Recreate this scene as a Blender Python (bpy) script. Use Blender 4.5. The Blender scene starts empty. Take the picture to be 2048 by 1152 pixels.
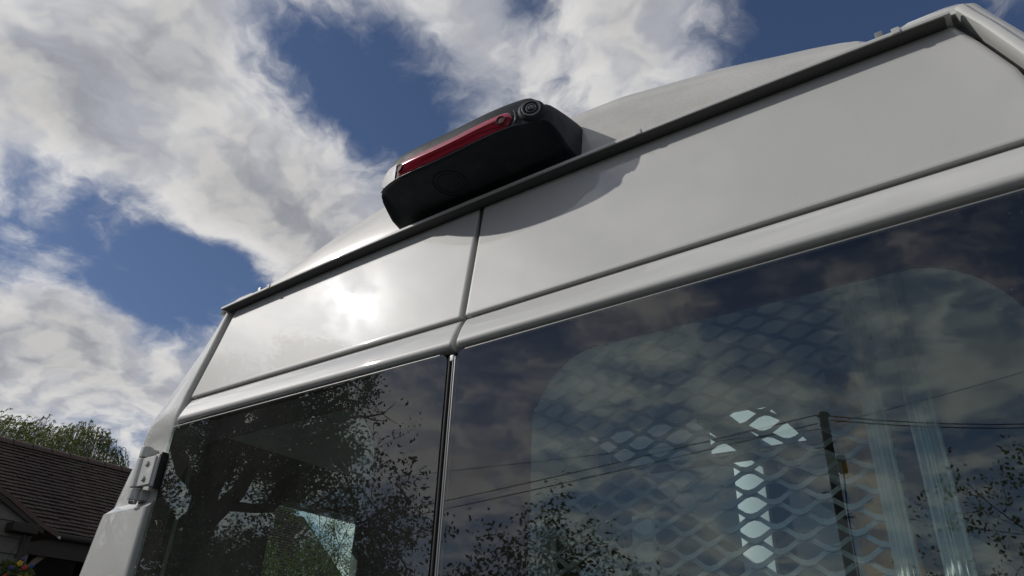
import bpy, bmesh, math, random
import numpy as np
from mathutils import Matrix, Vector
random.seed(7); rng = np.random.default_rng(7)
R = math.radians
scene = bpy.context.scene
col = scene.collection

# ------------------------------------------------------------------ camera
cam_d = bpy.data.cameras.new('camera'); cam = bpy.data.objects.new('camera', cam_d); col.objects.link(cam)
cam_d.sensor_width = 36.0; cam_d.lens = 25.612; cam_d.clip_start = 0.02; cam_d.clip_end = 3000
yaw, pitch, roll = R(37.19987), R(28.91647), R(2.43687)
Fv = Vector((-math.sin(yaw)*math.cos(pitch), math.cos(yaw)*math.cos(pitch), math.sin(pitch)))
R0 = Vector((math.cos(yaw), math.sin(yaw), 0)); U0 = R0.cross(Fv)
Rv = R0*math.cos(roll) + U0*math.sin(roll); Uv = U0*math.cos(roll) - R0*math.sin(roll)
m = Matrix((Rv, Uv, -Fv)).transposed().to_4x4(); m.translation = (0.7221, -0.8, 1.55)
cam.matrix_world = m
scene.camera = cam

# ------------------------------------------------------------------ sun, sky, exposure
SUN = Vector((-0.6939, -0.4343, 0.5743)).normalized()      # towards the sun
SUN_EL = math.asin(SUN.z); SUN_AZ = math.atan2(SUN.x, SUN.y)
sl = bpy.data.lights.new('sun', 'SUN'); so = bpy.data.objects.new('sun', sl); col.objects.link(so)
sl.energy = 4.7; sl.angle = R(0.55); sl.color = (1.0, 0.955, 0.89)
so.rotation_euler = (-SUN).to_track_quat('-Z', 'Y').to_euler(); so.location = (0, 0, 30)
scene.view_settings.view_transform = 'Standard'; scene.view_settings.look = 'None'
scene.view_settings.exposure = -0.65; scene.view_settings.gamma = 1.0
scene.view_settings.use_curve_mapping = False
scene.render.engine = 'CYCLES'
scene.cycles.use_denoising = True
scene.cycles.max_bounces = 10; scene.cycles.transparent_max_bounces = 24
scene.cycles.sample_clamp_indirect = 6.0
scene.cycles.caustics_reflective = False; scene.cycles.caustics_refractive = False

class G:                                                    # small node-graph helper
    def __init__(s, nt): s.nt = nt; s.n = nt.nodes; s.l = nt.links
    def new(s, t, **kw):
        n = s.n.new(t)
        for k, v in kw.items(): setattr(n, k, v)
        return n
    def put(s, sock, v):
        if isinstance(v, bpy.types.NodeSocket): s.l.new(v, sock)
        elif v is not None: sock.default_value = v
    def math(s, op, a, b=None, c=None, clamp=False):
        n = s.new('ShaderNodeMath', operation=op, use_clamp=clamp)
        s.put(n.inputs[0], a); s.put(n.inputs[1], b); s.put(n.inputs[2], c); return n.outputs[0]
    def vmath(s, op, a, b=None, out=0):
        n = s.new('ShaderNodeVectorMath', operation=op); s.put(n.inputs[0], a); s.put(n.inputs[1], b); return n.outputs[out]
    def maprange(s, v, a, b, c=0.0, d=1.0, smooth=True):
        n = s.new('ShaderNodeMapRange', interpolation_type='SMOOTHSTEP' if smooth else 'LINEAR')
        s.put(n.inputs[0], v)
        for i, x in enumerate((a, b, c, d)): s.put(n.inputs[i+1], x)
        return n.outputs[0]
    def noise(s, vec, scale, detail=4, rough=0.5, dist=0.0, out=0):
        n = s.new('ShaderNodeTexNoise'); s.put(n.inputs['Vector'], vec)
        n.inputs['Scale'].default_value = scale; n.inputs['Detail'].default_value = detail
        n.inputs['Roughness'].default_value = rough; n.inputs['Distortion'].default_value = dist
        return n.outputs[out]
    def mix(s, f, a, b):
        n = s.new('ShaderNodeMix', data_type='RGBA'); s.put(n.inputs[0], f); s.put(n.inputs[6], a); s.put(n.inputs[7], b); return n.outputs[2]
    def ramp(s, f, *stops):
        n = s.new('ShaderNodeValToRGB'); s.put(n.inputs[0], f); e = n.color_ramp.elements
        while len(e) < len(stops): e.new(0.5)
        for el, (p, c) in zip(e, stops): el.position = p; el.color = (*c, 1) if len(c) == 3 else c
        return n.outputs[0]

world = bpy.data.worlds.new('World'); scene.world = world; world.use_nodes = True
g = G(world.node_tree); g.n.clear()
sky = g.new('ShaderNodeTexSky', sky_type='NISHITA', sun_disc=False)
sky.sun_elevation = SUN_EL; sky.sun_rotation = SUN_AZ
sky.altitude = 50; sky.air_density = 1.0; sky.dust_density = 0.5; sky.ozone_density = 2.0
d = g.vmath('NORMALIZE', g.new('ShaderNodeTexCoord').outputs['Generated'])
sep = g.new('ShaderNodeSeparateXYZ'); g.put(sep.inputs[0], d)
zz = g.math('MAXIMUM', sep.outputs[2], 0.0)
den = g.math('ADD', zz, 0.30)
cmb = g.new('ShaderNodeCombineXYZ')
g.put(cmb.inputs[0], g.math('DIVIDE', sep.outputs[0], den)); g.put(cmb.inputs[1], g.math('DIVIDE', sep.outputs[1], den))
p = cmb.outputs[0]
warp = g.vmath('SUBTRACT', g.noise(p, 3.1, 5, 0.6, out=1), (0.5, 0.5, 0.5))
pw = g.vmath('ADD', p, g.vmath('MULTIPLY', warp, (0.22, 0.22, 0.0)))
def dens(v, k=0):
    a = g.noise(v, 2.3, 8-k, 0.56)
    b = g.noise(v, 7.5, 7-k, 0.60)
    return g.math('ADD', g.math('MULTIPLY', a, 0.65), g.math('MULTIPLY', b, 0.35))
n0 = g.math('MULTIPLY_ADD', dens(pw), 1.45, -.225)
sun_p = Vector((SUN.x, SUN.y, 0)).normalized()*0.055
n1 = g.math('MULTIPLY_ADD', dens(g.vmath('ADD', pw, tuple(sun_p)), 4), 1.45, -.225)
# gaps (-) and banks (+): where the wind has opened or piled the clouds
PATCH = [((-.610,.428,.667), 7.0, -.15), ((-.560,.470,.680), 4, -.08), ((-.640,.360,.680), 3.5, -.08),
 ((-.816,.362,.451), 4.5, -.10), ((-.796,.425,.431), 4, -.13), ((-.863,.229,.451), 4, -.16), ((-.101,.685,.721), 6.5, -.12),
 ((.10,.76,.645), 7, -.12), ((-.399,.541,.740), 3, -.06), ((-.843,.379,.382), 3.5, -.11), ((-.02,.72,.69), 5, -.06), ((-.845,.300,.440), 3, -.05),
 ((-.768,.207,.606), 10, .12), ((-.749,.351,.562), 7, .12), ((-.715,.436,.546), 5, .12), ((-.641,.501,.581), 4.5, .12),
 ((-.485,.517,.706), 4.5, .10), ((-.247,.635,.732), 5.5, .08), ((-.887,.271,.373), 5, .11), ((-.900,.357,.251), 8, .10),
 ((-.857,.407,.316), 4, .05), ((-.674,.402,.620), 3.5, .05), ((-.351,.611,.710), 4, .05), ((-.836,.190,.515), 4, .05), ((-.50,.40,.768), 5, .07), ((-.455,.56,.69), 4, .09), ((-.30,.60,.74), 6, .09), ((-.60,.53,.60), 3, .06), ((-.78,.44,.45), 2.5, -.05),
 ((-.59,.45,.67), 4, -.06), ((-.06,.70,.71), 5, -.06)]
dw = g.vmath('NORMALIZE', g.vmath('ADD', d, g.vmath('MULTIPLY', warp, (0.10, 0.10, 0.10))))
bias = None
for c, r, w in PATCH:
    c = tuple(Vector(c).normalized())
    t = g.maprange(g.vmath('DOT_PRODUCT', dw, c, out=1), math.cos(R(r*1.7)), math.cos(R(r*0.25)), 0.0, w)
    bias = t if bias is None else g.math('ADD', bias, t)
D0 = g.math('ADD', g.math('ADD', n0, 0.025), bias)
cover = g.math('POWER', g.maprange(D0, 0.39, 0.64), 1.15)
thick = g.maprange(D0, 0.52, 0.90)
lit = g.maprange(g.math('SUBTRACT', n0, n1), -0.10, 0.10)
cs = g.math('MAXIMUM', g.vmath('DOT_PRODUCT', d, tuple(SUN), out=1), 0.0)
aur = g.math('ADD', g.math('MULTIPLY_ADD', g.math('POWER', cs, 24.0), .8, g.math('MULTIPLY', g.math('POWER', cs, 7.0), .55)), g.math('MULTIPLY', g.math('POWER', cs, 1300.0), 16.0))
lum = g.math('ADD', g.math('MULTIPLY', lit, 0.34), g.math('MULTIPLY_ADD', thick, -0.34, 0.82))
lum = g.math('ADD', lum, g.math('MULTIPLY', aur, g.math('SUBTRACT', 1.15, thick)))
ccol = g.mix(lit, (0.80, 0.83, 0.92, 1), (1.0, 0.985, 0.97, 1))
cl = g.vmath('SCALE', ccol); cl.node.inputs[3].default_value = 1.0; g.put(cl.node.inputs[3], lum)
skyc = g.vmath('MULTIPLY', sky.outputs[0], (0.082, 0.086, 0.100))
fin = g.mix(cover, skyc, cl)
bg = g.new('ShaderNodeBackground'); g.put(bg.inputs[0], fin); bg.inputs[1].default_value = 1.0
wo = g.new('ShaderNodeOutputWorld'); g.l.new(bg.outputs[0], wo.inputs[0])

# ------------------------------------------------------------------ materials
MATS = {}
def mat(name, base=(.5, .5, .5), rough=.5, **kw):
    mt = bpy.data.materials.new(name); mt.use_nodes = True
    b = mt.node_tree.nodes['Principled BSDF']
    b.inputs['Base Color'].default_value = (*base, 1); b.inputs['Roughness'].default_value = rough
    for k, v in kw.items(): b.inputs[k.replace('_', ' ')].default_value = v
    MATS[name] = mt; return mt, G(mt.node_tree), b
def coords(g): return g.new('ShaderNodeTexCoord').outputs['Object']
def bump(g, b, h, strength=.2, dist=.002):
    n = g.new('ShaderNodeBump'); n.inputs['Strength'].default_value = strength; n.inputs['Distance'].default_value = dist
    g.put(n.inputs['Height'], h); g.l.new(n.outputs[0], b.inputs['Normal'])

mt, g, b = mat('van_paint', (.62, .625, .61), .5, Specular_IOR_Level=.25, Coat_Weight=1.0, Coat_Roughness=.035, Coat_IOR=1.5)
o = coords(g)
n = g.noise(o, 3.0, 6, .6); f = g.noise(o, 260., 3, .6)
dirt = g.maprange(f, .66, .74)
streak = g.noise(g.vmath('MULTIPLY', o, (30, 30, 2.2)), 1.0, 5, .6)
cc = g.mix(g.maprange(n, .3, .75, 0, .6), (.48, .482, .466, 1), (.435, .435, .42, 1))
cc = g.mix(g.math('MULTIPLY', g.maprange(streak, .48, .78), .32), cc, (.44, .43, .40, 1))
g.put(b.inputs['Base Color'], g.mix(g.math('MULTIPLY', dirt, .35), cc, (.30, .28, .25, 1)))
g.put(b.inputs['Coat Roughness'], g.maprange(n, .3, .7, .010, .03))
bump(g, b, g.math('ADD', g.math('MULTIPLY', g.noise(o, 420., 2, .5), .012), g.noise(o, 5., 2, .5)), .05, .006)

mt, g, b = mat('roof_paint', (.42, .415, .39), .55, Coat_Weight=.5, Coat_Roughness=.12)
o = coords(g); n = g.noise(o, 6.0, 7, .65); f = g.noise(o, 340., 4, .7)
cc = g.mix(g.maprange(n, .3, .75), (.46, .455, .43, 1), (.35, .345, .32, 1)); g.put(b.inputs['Base Color'], g.mix(g.maprange(f, .42, .72, 0, .34), cc, (.22, .21, .19, 1)))
bump(g, b, f, .06, .001)
mt, g, b = mat('black_plastic', (.012, .014, .018), .6, Specular_IOR_Level=.12)
o = coords(g); bump(g, b, g.noise(o, 900., 2, .5), .18, .0006)
g.put(b.inputs['Roughness'], g.maprange(g.noise(o, 40., 4, .6), .3, .7, .46, .60))
g.put(b.inputs['Base Color'], g.mix(g.maprange(g.noise(o, 25., 5, .6), .45, .8), (.024, .028, .033, 1), (.038, .042, .047, 1)))
mat('rubber', (.018, .018, .019), .7); mat('dark_sealer', (.075, .078, .077), .6)
mt, g, b = mat('seal_grey', (.16, .165, .17), .45); bump(g, b, g.noise(coords(g), 300, 2, .5), .1, .0005)
mat('bright_strip', (.15, .155, .16), .4)
mt, g, b = mat('red_lens', (.20, .002, .010), .22, Coat_Weight=.8, Coat_Roughness=.06, Specular_IOR_Level=.4)
o = coords(g); st = g.noise(g.vmath('MULTIPLY', o, (9, 9, 420)), 1.0, 4, .6); sp = g.noise(o, 330, 2, .5)
cc = g.mix(g.maprange(st, .35, .65), (.20, .008, .024, 1), (.50, .035, .075, 1)); g.put(b.inputs['Base Color'], g.mix(g.maprange(sp, .62, .72), cc, (.42, .012, .03, 1)))
mat('red_deep', (.07, .002, .005), .7)
mt, g, b = mat('clear_lens', (.60, .58, .55), .25, Coat_Weight=1.0, Coat_Roughness=.05)
mat('lens_grey', (.12, .12, .12), .45)
mat('lens_dark', (.01, .01, .012), .08, Coat_Weight=1.0)
mat('chrome', (.7, .7, .7), .15, Metallic=1.0)
mat('frit', (.006, .006, .007), .8, Specular_IOR_Level=.02)
mat('trim_pale', (.66, .68, .67), .6)
mat('trim_mid', (.34, .345, .35), .6); mat('shade_black', (.022, .024, .026), .6); mat('vinyl_floor', (.42, .42, .41), .5)
mt, g, b = mat('trim_dark', (.10, .102, .105), .7); bump(g, b, g.noise(coords(g), 200, 3, .6), .2, .001)
mt, g, b = mat('trim_white', (.78, .80, .80), .5); bump(g, b, g.noise(coords(g), 120, 3, .6), .1, .001)
mt, g, b = mat('mesh_steel', (.30, .31, .32), .5, Metallic=.25)
g.put(b.inputs['Base Color'], g.mix(g.noise(coords(g), 40, 4, .6), (.45, .46, .46, 1), (.68, .69, .69, 1)))
mat('aluminium', (.66, .70, .68), .38, Metallic=.2)
mt, g, b = mat('amber_cloth', (.55, .25, .015), .85)
o = coords(g); g.put(b.inputs['Base Color'], g.mix(g.noise(o, 30, 5, .65), (.90, .36, .004, 1), (.97, .50, .012, 1)))
bump(g, b, g.noise(o, 300, 3, .6), .4, .002)

def glass(name, tint, dust, f0=.072, gcol=(1, 1, 1)):
    mt = bpy.data.materials.new(name); mt.use_nodes = True; g = G(mt.node_tree); g.n.clear()
    tr = g.new('ShaderNodeBsdfTransparent'); tr.inputs[0].default_value = (*tint, 1)
    gl = g.new('ShaderNodeBsdfGlossy'); gl.inputs['Roughness'].default_value = 0.0; gl.inputs[0].default_value = (*gcol, 1)
    ge = g.new('ShaderNodeNewGeometry'); ca = g.math('ABSOLUTE', g.vmath('DOT_PRODUCT', ge.outputs['Incoming'], ge.outputs['Normal'], out=1))
    fr = g.math('MULTIPLY_ADD', g.math('POWER', g.math('SUBTRACT', 1.0, ca, clamp=True), 5.0), 1.0-f0, f0)     # both faces of the sheet
    mx = g.new('ShaderNodeMixShader'); g.l.new(fr, mx.inputs[0]); g.l.new(tr.outputs[0], mx.inputs[1]); g.l.new(gl.outputs[0], mx.inputs[2])
    out = g.new('ShaderNodeOutputMaterial')
    if dust:
        o = coords(g)
        v = g.new('ShaderNodeTexVoronoi'); g.put(v.inputs['Vector'], o); v.inputs['Scale'].default_value = 230.
        dots = g.maprange(v.outputs['Distance'], .10, .22, 1., 0.)
        wn = g.new('ShaderNodeTexWhiteNoise'); g.put(wn.inputs[0], v.outputs['Position'])
        dots = g.math('MULTIPLY', dots, g.maprange(wn.outputs[0], .70, .99, 0, 1, False))
        cloud = g.noise(o, 9., 6, .6)
        dots = g.math('MULTIPLY', dots, g.maprange(cloud, .38, .62, .15, 1.))
        film = g.math('MULTIPLY', g.maprange(g.noise(o, 5., 6, .65), .35, .75, .35, 1.), .022)
        fac = g.math('MULTIPLY', g.math('ADD', g.math('MULTIPLY', dots, .45), film), dust)
        df = g.new('ShaderNodeBsdfDiffuse'); df.inputs[0].default_value = (.75, .72, .67, 1)
        m2 = g.new('ShaderNodeMixShader'); g.put(m2.inputs[0], fac); g.l.new(mx.outputs[0], m2.inputs[1]); g.l.new(df.outputs[0], m2.inputs[2])
        g.l.new(m2.outputs[0], out.inputs[0])
    else: g.l.new(mx.outputs[0], out.inputs[0])
    MATS[name] = mt
glass('glass_left', (.76, .85, .82), 1.0); glass('glass_right', (.76, .85, .83), .30); glass('glass_side', (.80, .90, .86), 0)
glass('glass_hatch', (.8, .9, .95), 0); glass('glass_inner', (.92, .97, .95), 0, .050, (.68, .95, .90))

mt, g, b = mat('clay_tile', (.10, .055, .045), .85)
o = coords(g); rp = g.new('ShaderNodeNewGeometry').outputs['Random Per Island']
cc = g.ramp(rp, (0, (.042, .028, .024)), (.4, (.066, .042, .035)), (.75, (.088, .054, .044)), (1, (.060, .047, .040)))
cc = g.mix(g.maprange(g.noise(o, 2.2, 7, .7), .45, .72, 0, .75), cc, (.060, .062, .042, 1))
g.put(b.inputs['Base Color'], cc); bump(g, b, g.noise(o, 60, 5, .65), .5, .006)
def wood(name, c0, c1, sc=(2, 2, 30)):
    mt, g, b = mat(name, c0, .8); o = coords(g)
    n = g.noise(g.vmath('MULTIPLY', o, sc), 1.0, 6, .65)
    rp = g.new('ShaderNodeObjectInfo').outputs['Random']
    cc = g.mix(n, (*c0, 1), (*c1, 1)); cc = g.mix(g.math('MULTIPLY', rp, .35), cc, (*[x*.6 for x in c0], 1))
    g.put(b.inputs['Base Color'], cc); bump(g, b, n, .5, .004)
wood('weatherboard', (.085, .078, .068), (.15, .14, .125), (3, 2, 40))
wood('dark_timber', (.020, .016, .013), (.045, .036, .028))
wood('oak_timber', (.10, .08, .06), (.17, .14, .10))
wood('pole_timber', (.022, .019, .016), (.045, .038, .032), (25, 25, 2))
mat('lead_flashing', (.30, .31, .33), .38, Metallic=.6)
mt, g, b = mat('bark', (.09, .07, .055), .9); o = coords(g)
n = g.noise(g.vmath('MULTIPLY', o, (9, 9, 2)), 1.0, 6, .7)
g.put(b.inputs['Base Color'], g.mix(n, (.045, .036, .028, 1), (.13, .11, .085, 1))); bump(g, b, n, .8, .03)
def leaf(name, cols, trans=.35):
    mt = bpy.data.materials.new(name); mt.use_nodes = True; g = G(mt.node_tree); g.n.clear()
    rp = g.new('ShaderNodeNewGeometry').outputs['Random Per Island']
    cc = g.ramp(rp, *[(i/(len(cols)-1), c) for i, c in enumerate(cols)])
    di = g.new('ShaderNodeBsdfPrincipled'); g.put(di.inputs['Base Color'], cc); di.inputs['Roughness'].default_value = .5
    tl = g.new('ShaderNodeBsdfTranslucent'); g.put(tl.inputs[0], g.mix(.5, cc, (.14, .17, .02, 1)))
    mx = g.new('ShaderNodeMixShader'); mx.inputs[0].default_value = trans
    g.l.new(di.outputs[0], mx.inputs[1]); g.l.new(tl.outputs[0], mx.inputs[2])
    out = g.new('ShaderNodeOutputMaterial'); g.l.new(mx.outputs[0], out.inputs[0]); MATS[name] = mt
leaf('oak_leaf', [(.035, .055, .016), (.055, .080, .022), (.075, .095, .03)])
leaf('willow_leaf', [(.050, .066, .022), (.080, .095, .034), (.12, .13, .052)], .4)
leaf('hedge_leaf', [(.03, .05, .015), (.05, .075, .02), (.08, .10, .03)])
leaf('bush_leaf', [(.06, .09, .03), (.10, .13, .04), (.16, .17, .06)], .4)
leaf('garden_leaf', [(.05, .08, .02), (.08, .115, .03), (.11, .14, .04)], .4)
for nm, c in (('petal_yellow', (.42, .27, .02)), ('petal_red', (.30, .025, .025)), ('petal_blue', (.03, .035, .17)), ('petal_violet', (.07, .04, .15))): mat(nm, c, .6)
mt, g, b = mat('ground_gravel', (.2, .18, .16), .9); o = coords(g)
g.put(b.inputs['Base Color'], g.mix(g.noise(o, 30, 8, .7), (.035, .034, .032, 1), (.085, .08, .075, 1))); bump(g, b, g.noise(o, 60, 6, .7), .6, .02)
mat('tyre', (.02, .02, .02), .8); mat('wheel_steel', (.35, .35, .36), .4, Metallic=.7)
mat('wire_black', (.012, .012, .012), .6)
mat('notice', (.10, .10, .10), .6)

# ------------------------------------------------------------------ mesh helpers
def obj(name, me, material=None, parent=None, smooth=None):
    o = bpy.data.objects.new(name, me); col.objects.link(o)
    if material: me.materials.append(MATS[material]) if not me.materials else None
    if parent: o.parent = parent
    if smooth is not None:
        me.polygons.foreach_set('use_smooth', [True]*len(me.polygons)); me.set_sharp_from_angle(angle=R(smooth))
        if material in ('van_paint', 'roof_paint', 'black_plastic'):
            wn = o.modifiers.new('weighted', 'WEIGHTED_NORMAL'); wn.keep_sharp = True; wn.weight = 60
    return o
def pyd(name, V, Fc):
    me = bpy.data.meshes.new(name); me.from_pydata([tuple(v) for v in V], [], [tuple(f) for f in Fc]); me.validate(); me.update(); return me
def fixn(me):
    bm = bmesh.new(); bm.from_mesh(me); bmesh.ops.recalc_face_normals(bm, faces=bm.faces); bm.to_mesh(me); bm.free(); return me
class MB:
    def __init__(s): s.v = []; s.f = []
    def box(s, x0, x1, y0, y1, z0, z1):
        k = len(s.v); s.v += [(x, y, z) for x in (x0, x1) for y in (y0, y1) for z in (z0, z1)]
        s.f += [tuple(k+i for i in q) for q in ((0, 1, 3, 2), (4, 6, 7, 5), (0, 4, 5, 1), (2, 3, 7, 6), (0, 2, 6, 4), (1, 5, 7, 3))]; return s
    def tube(s, pts, rad, n=8, caps=True):
        pts = [Vector(q) for q in pts]; k0 = len(s.v); N = len(pts)
        rad = rad if hasattr(rad, '__len__') else [rad]*N
        up = Vector((0.13, 0.31, 0.94)).normalized()
        for i, q in enumerate(pts):
            t = (pts[min(i+1, N-1)]-pts[max(i-1, 0)]).normalized()
            a = t.cross(up); a = a if a.length > .05 else t.cross(Vector((1, 0, 0))); a.normalize(); c = t.cross(a)
            for j in range(n):
                th = 2*math.pi*j/n; s.v.append(tuple(q + (a*math.cos(th)+c*math.sin(th))*rad[i]))
        for i in range(N-1):
            for j in range(n): s.f.append((k0+i*n+j, k0+i*n+(j+1) % n, k0+(i+1)*n+(j+1) % n, k0+(i+1)*n+j))
        if caps: s.f.append(tuple(k0+j for j in range(n))[::-1]); s.f.append(tuple(k0+(N-1)*n+j for j in range(n)))
        return s
    def lathe(s, prof, origin, axis, n=32):
        o = Vector(origin); ax = Vector(axis).normalized(); a = ax.cross(Vector((0, 0, 1)));
        a = a if a.length > .05 else ax.cross(Vector((1, 0, 0))); a.normalize(); c = ax.cross(a); k = len(s.v)
        for r_, h in prof:
            for j in range(n):
                th = 2*math.pi*j/n; s.v.append(tuple(o+ax*h+(a*math.cos(th)+c*math.sin(th))*r_))
        for i in range(len(prof)-1):
            for j in range(n): s.f.append((k+i*n+j, k+i*n+(j+1) % n, k+(i+1)*n+(j+1) % n, k+(i+1)*n+j))
        return s
    def grid(s, rows):                                       # rows of equal length
        k = len(s.v); m_ = len(rows[0])
        for r_ in rows: s.v += [tuple(q) for q in r_]
        for i in range(len(rows)-1):
            for j in range(m_-1): s.f.append((k+i*m_+j, k+i*m_+j+1, k+(i+1)*m_+j+1, k+(i+1)*m_+j))
        return s
    def build(s, name, material, parent=None, smooth=None, fix=True, bevel=0):
        me = pyd(name, s.v, s.f)
        if fix or bevel:
            bm = bmesh.new(); bm.from_mesh(me)
            if bevel: bmesh.ops.bevel(bm, geom=list(bm.edges), offset=bevel, segments=2, affect='EDGES', profile=.6)
            bmesh.ops.recalc_face_normals(bm, faces=bm.faces); bm.to_mesh(me); bm.free()
        return obj(name, me, material, parent, smooth if smooth is not None else (35 if bevel else None))
def lerp(tab, z):                                            # piecewise linear, table sorted by key
    return float(np.interp(z, [t[0] for t in tab], [t[1] for t in tab]))
def empty(name, loc=(0, 0, 0), label=None, cat=None, group=None):
    o = bpy.data.objects.new(name, None); col.objects.link(o); o.location = loc; o.empty_display_size = .1
    return tag(o, label, cat, group)
def tag(o, label=None, cat=None, group=None, kind=None):
    if label: o['label'] = label
    if cat: o['category'] = cat
    if group: o['group'] = group
    if kind: o['kind'] = kind
    return o
def rrect(x0, x1, z0, z1, r, n=10):
    P = []
    for cx, cz, a0 in ((x1-r, z1-r, 0), (x0+r, z1-r, 90), (x0+r, z0+r, 180), (x1-r, z0+r, 270)):
        for i in range(n+1):
            a = R(a0+90*i/n); P.append((cx+r*math.cos(a), cz+r*math.sin(a)))
    return P

# ------------------------------------------------------------------ ground
gm = MB().grid([[(x, y, 0) for x in np.linspace(-900, 900, 7)] for y in np.linspace(-900, 900, 7)])
tag(gm.build('ground', 'ground_gravel', fix=False), kind='structure')

# ------------------------------------------------------------------ van
van = empty('panel_van', (0, 0, 0), 'white panel van with tall roof, two rear doors and dark windows', 'van')
E_L = [(.5, .812), (1.72, .810), (2.02, .800), (2.10, .796), (2.21, .770), (2.33, .748)]      # door outer edge, left and right
E_R = [(.5, .840), (2.02, .845), (2.10, .838), (2.203, .818), (2.278, .792), (2.33, .770)]
W_TAB = [(.4, 1.04), (1.2, 1.085), (1.74, 1.063), (1.815, 1.047), (1.89, 1.026), (1.99, .993), (2.03, .970), (2.09, .938), (2.16, .897), (2.24, .852), (2.29, .815), (2.34, .786)]
W_R = [(.4, 1.04), (1.2, 1.085), (1.74, 1.050), (1.9, 1.0), (2.03, .935), (2.15, .874), (2.25, .836), (2.33, .803), (2.4, .780)]
edge = lambda z, s=-1: lerp(E_L if s < 0 else E_R, z)
def wside(z, s=-1): return sum(lerp(W_TAB if s < 0 else W_R, z+q) for q in (-.05, -.025, 0, .025, .05))/5
# upper skin of a rear door: profile (y, z) from the top fold down to the fold above the glass
PROF = [(.070, 2.3300), (.056, 2.3345), (.0505, 2.3335), (.0478, 2.3300)]
PROF += [(.0478 + (.0186-.0478)*t, 2.3300 + (2.0990-2.3300)*t) for t in (.012, .03, .12, .25, .4, .55, .7, .85, .97, .988, 1)]
PROF += [(.0180, 2.0960), (.0186, 2.0937), (.0205, 2.0925), (.0285, 2.0915), (.0285, 2.0885), (.0225, 2.0872), (.0203, 2.0850)]
PROF += [(.0203 + (.0016-.0203)*t - .0016*math.sin(math.pi*t), 2.0850 + (2.0430-2.0850)*t) for t in (.04, .12, .25, .4, .55, .7, .85, .96, 1)]
PROF += [(.0010, 2.0395), (.0016, 2.0360), (.0038, 2.0325), (.0075, 2.0300), (.0130, 2.0285), (.0180, 2.0282)]
def zarch(x, z): return z + (.006*abs(x)/.8 if z < 2.2 else .006*abs(x)/.8*max(0, (2.33-z)/.13))
for s in (-1, 1):
    rows = []
    for y, z in PROF:
        xe = edge(z, s) - .002
        cols = [(.0042, .022), (.0042, .006), (.0052, .0015), (.0075, 0)] + [(.0105, 0)] + [(x, 0) for x in np.linspace(.03, xe-.012, 14)] + [(xe-.008, 0)] + [(xe-.004, .0012), (xe-.001, .004), (xe, .022)]
        rows.append([(s*x, y+dy, zarch(x, z)) for x, dy in cols])
    dm = MB().grid(rows); door = dm.build('rear_door', 'van_paint', van, smooth=40, fix=False)
    bm = bmesh.new(); bm.from_mesh(door.data)
    if sum(f.normal.y for f in bm.faces) > 0: bmesh.ops.reverse_faces(bm, faces=bm.faces)
    bm.to_mesh(door.data); bm.free()
    tag(door, 'left rear door with the sun reflected in its upper panel' if s < 0 else 'right rear door with the brake light shadow')
    # lower door panel
    low = MB().box(*sorted((s*.006, s*.812)), .0, .03, .42, 1.00); low.build('lower_panel', 'van_paint', door, bevel=.004)
    # window pane: sheet + edges, rounded corners
    x0, x1, z0, z1 = .0095, (.800 if s < 0 else .838), .98, 2.0215
    loop = rrect(x0, x1, z0, z1, .016, 6)
    V = [(s*x, 0.0, zarch(x, z) if z > 1.9 else z) for x, z in loop]; n = len(V)
    V += [(x, .0042, z) for x, y, z in V]
    Fc = [tuple(range(n)) if s > 0 else tuple(range(n))[::-1]] + [(i, (i+1) % n, n+(i+1) % n, n+i) for i in range(n)]
    pane = obj('window_pane', pyd('window_pane', V, Fc), 'glass_left' if s < 0 else 'glass_right', door)
    nrm = pane.data.polygons[0].normal
    if nrm.y > 0: pane.data.flip_normals()
    # black ceramic border behind the glass
    hole = rrect(.156, .752 if s > 0 else .735, 1.05, 1.977, .105, 12)
    V, Fc = [], []
    sag = lambda x, z: z - (.012*((x-.454)/.3)**2 if z > 1.9 else 0)
    outs = rrect(x0+.001, x1-.001, z0+.001, z1-.001, .0145, 12); n = len(hole)
    V = [(s*h[0], .0050, sag(*h)) for h in hole] + [(s*q[0], .0050, zarch(q[0], q[1]) if q[1] > 1.9 else q[1]) for q in outs]
    Fc = [(i, (i+1) % n, n+(i+1) % n, n+i) for i in range(n)]
    obj('glass_border', pyd('glass_border', V, Fc), 'frit', door)
    V2 = [(s*h[0], .0056, sag(*h)) for h in hole]
    ig = obj('inner_glass', pyd('inner_glass', V2, [tuple(range(len(V2)))]), 'glass_inner', door)
    if ig.data.polygons[0].normal.y > 0: ig.data.flip_normals()
    # light edge line along the top of the glass
    tm = MB()
    tm.grid([[(s*x, y, zarch(x, z)) for x in np.linspace(.026, .80, 12)] for y, z in ((-.0002, 2.0198), (-.0006, 2.0207), (-.0002, 2.0220), (.003, 2.0226))])
    tm.build('glass_edge_trim', 'seal_grey', door, smooth=50, fix=False)
    # door inner frame and lining
    MB().box(*sorted((s*.02, s*.79)), .055, .062, 2.00, 2.32).build('inner_lining', 'trim_dark', door)
# centre seam: rubber channel, grey sealing lip, pale strip
MB().box(-.030, .030, .050, .056, .42, 2.332).build('seam_backing', 'rubber', van)
MB().box(-.0090, .0010, .0065, .012, .98, 2.0185).build('seal_channel', 'rubber', van, bevel=.001)
MB().tube([(-.0058, .0035, .98), (-.0058, .0035, 2.016)], .0024, 8).build('seal_channel', 'rubber', van, smooth=60)
MB().tube([(.0030, .0025, .98), (.0030, .0025, 2.006)], .0024, 8).build('seal_lip', 'seal_grey', van, smooth=60)
MB().box(.0066, .0088, -.0006, .009, .98, 2.012).build('seal_lip', 'bright_strip', van, bevel=.0008)
MB().box(-.0035, .0030, -.0002, .010, 2.0065, 2.0165).build('seal_clip', 'trim_white', van, bevel=.0012)

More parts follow.
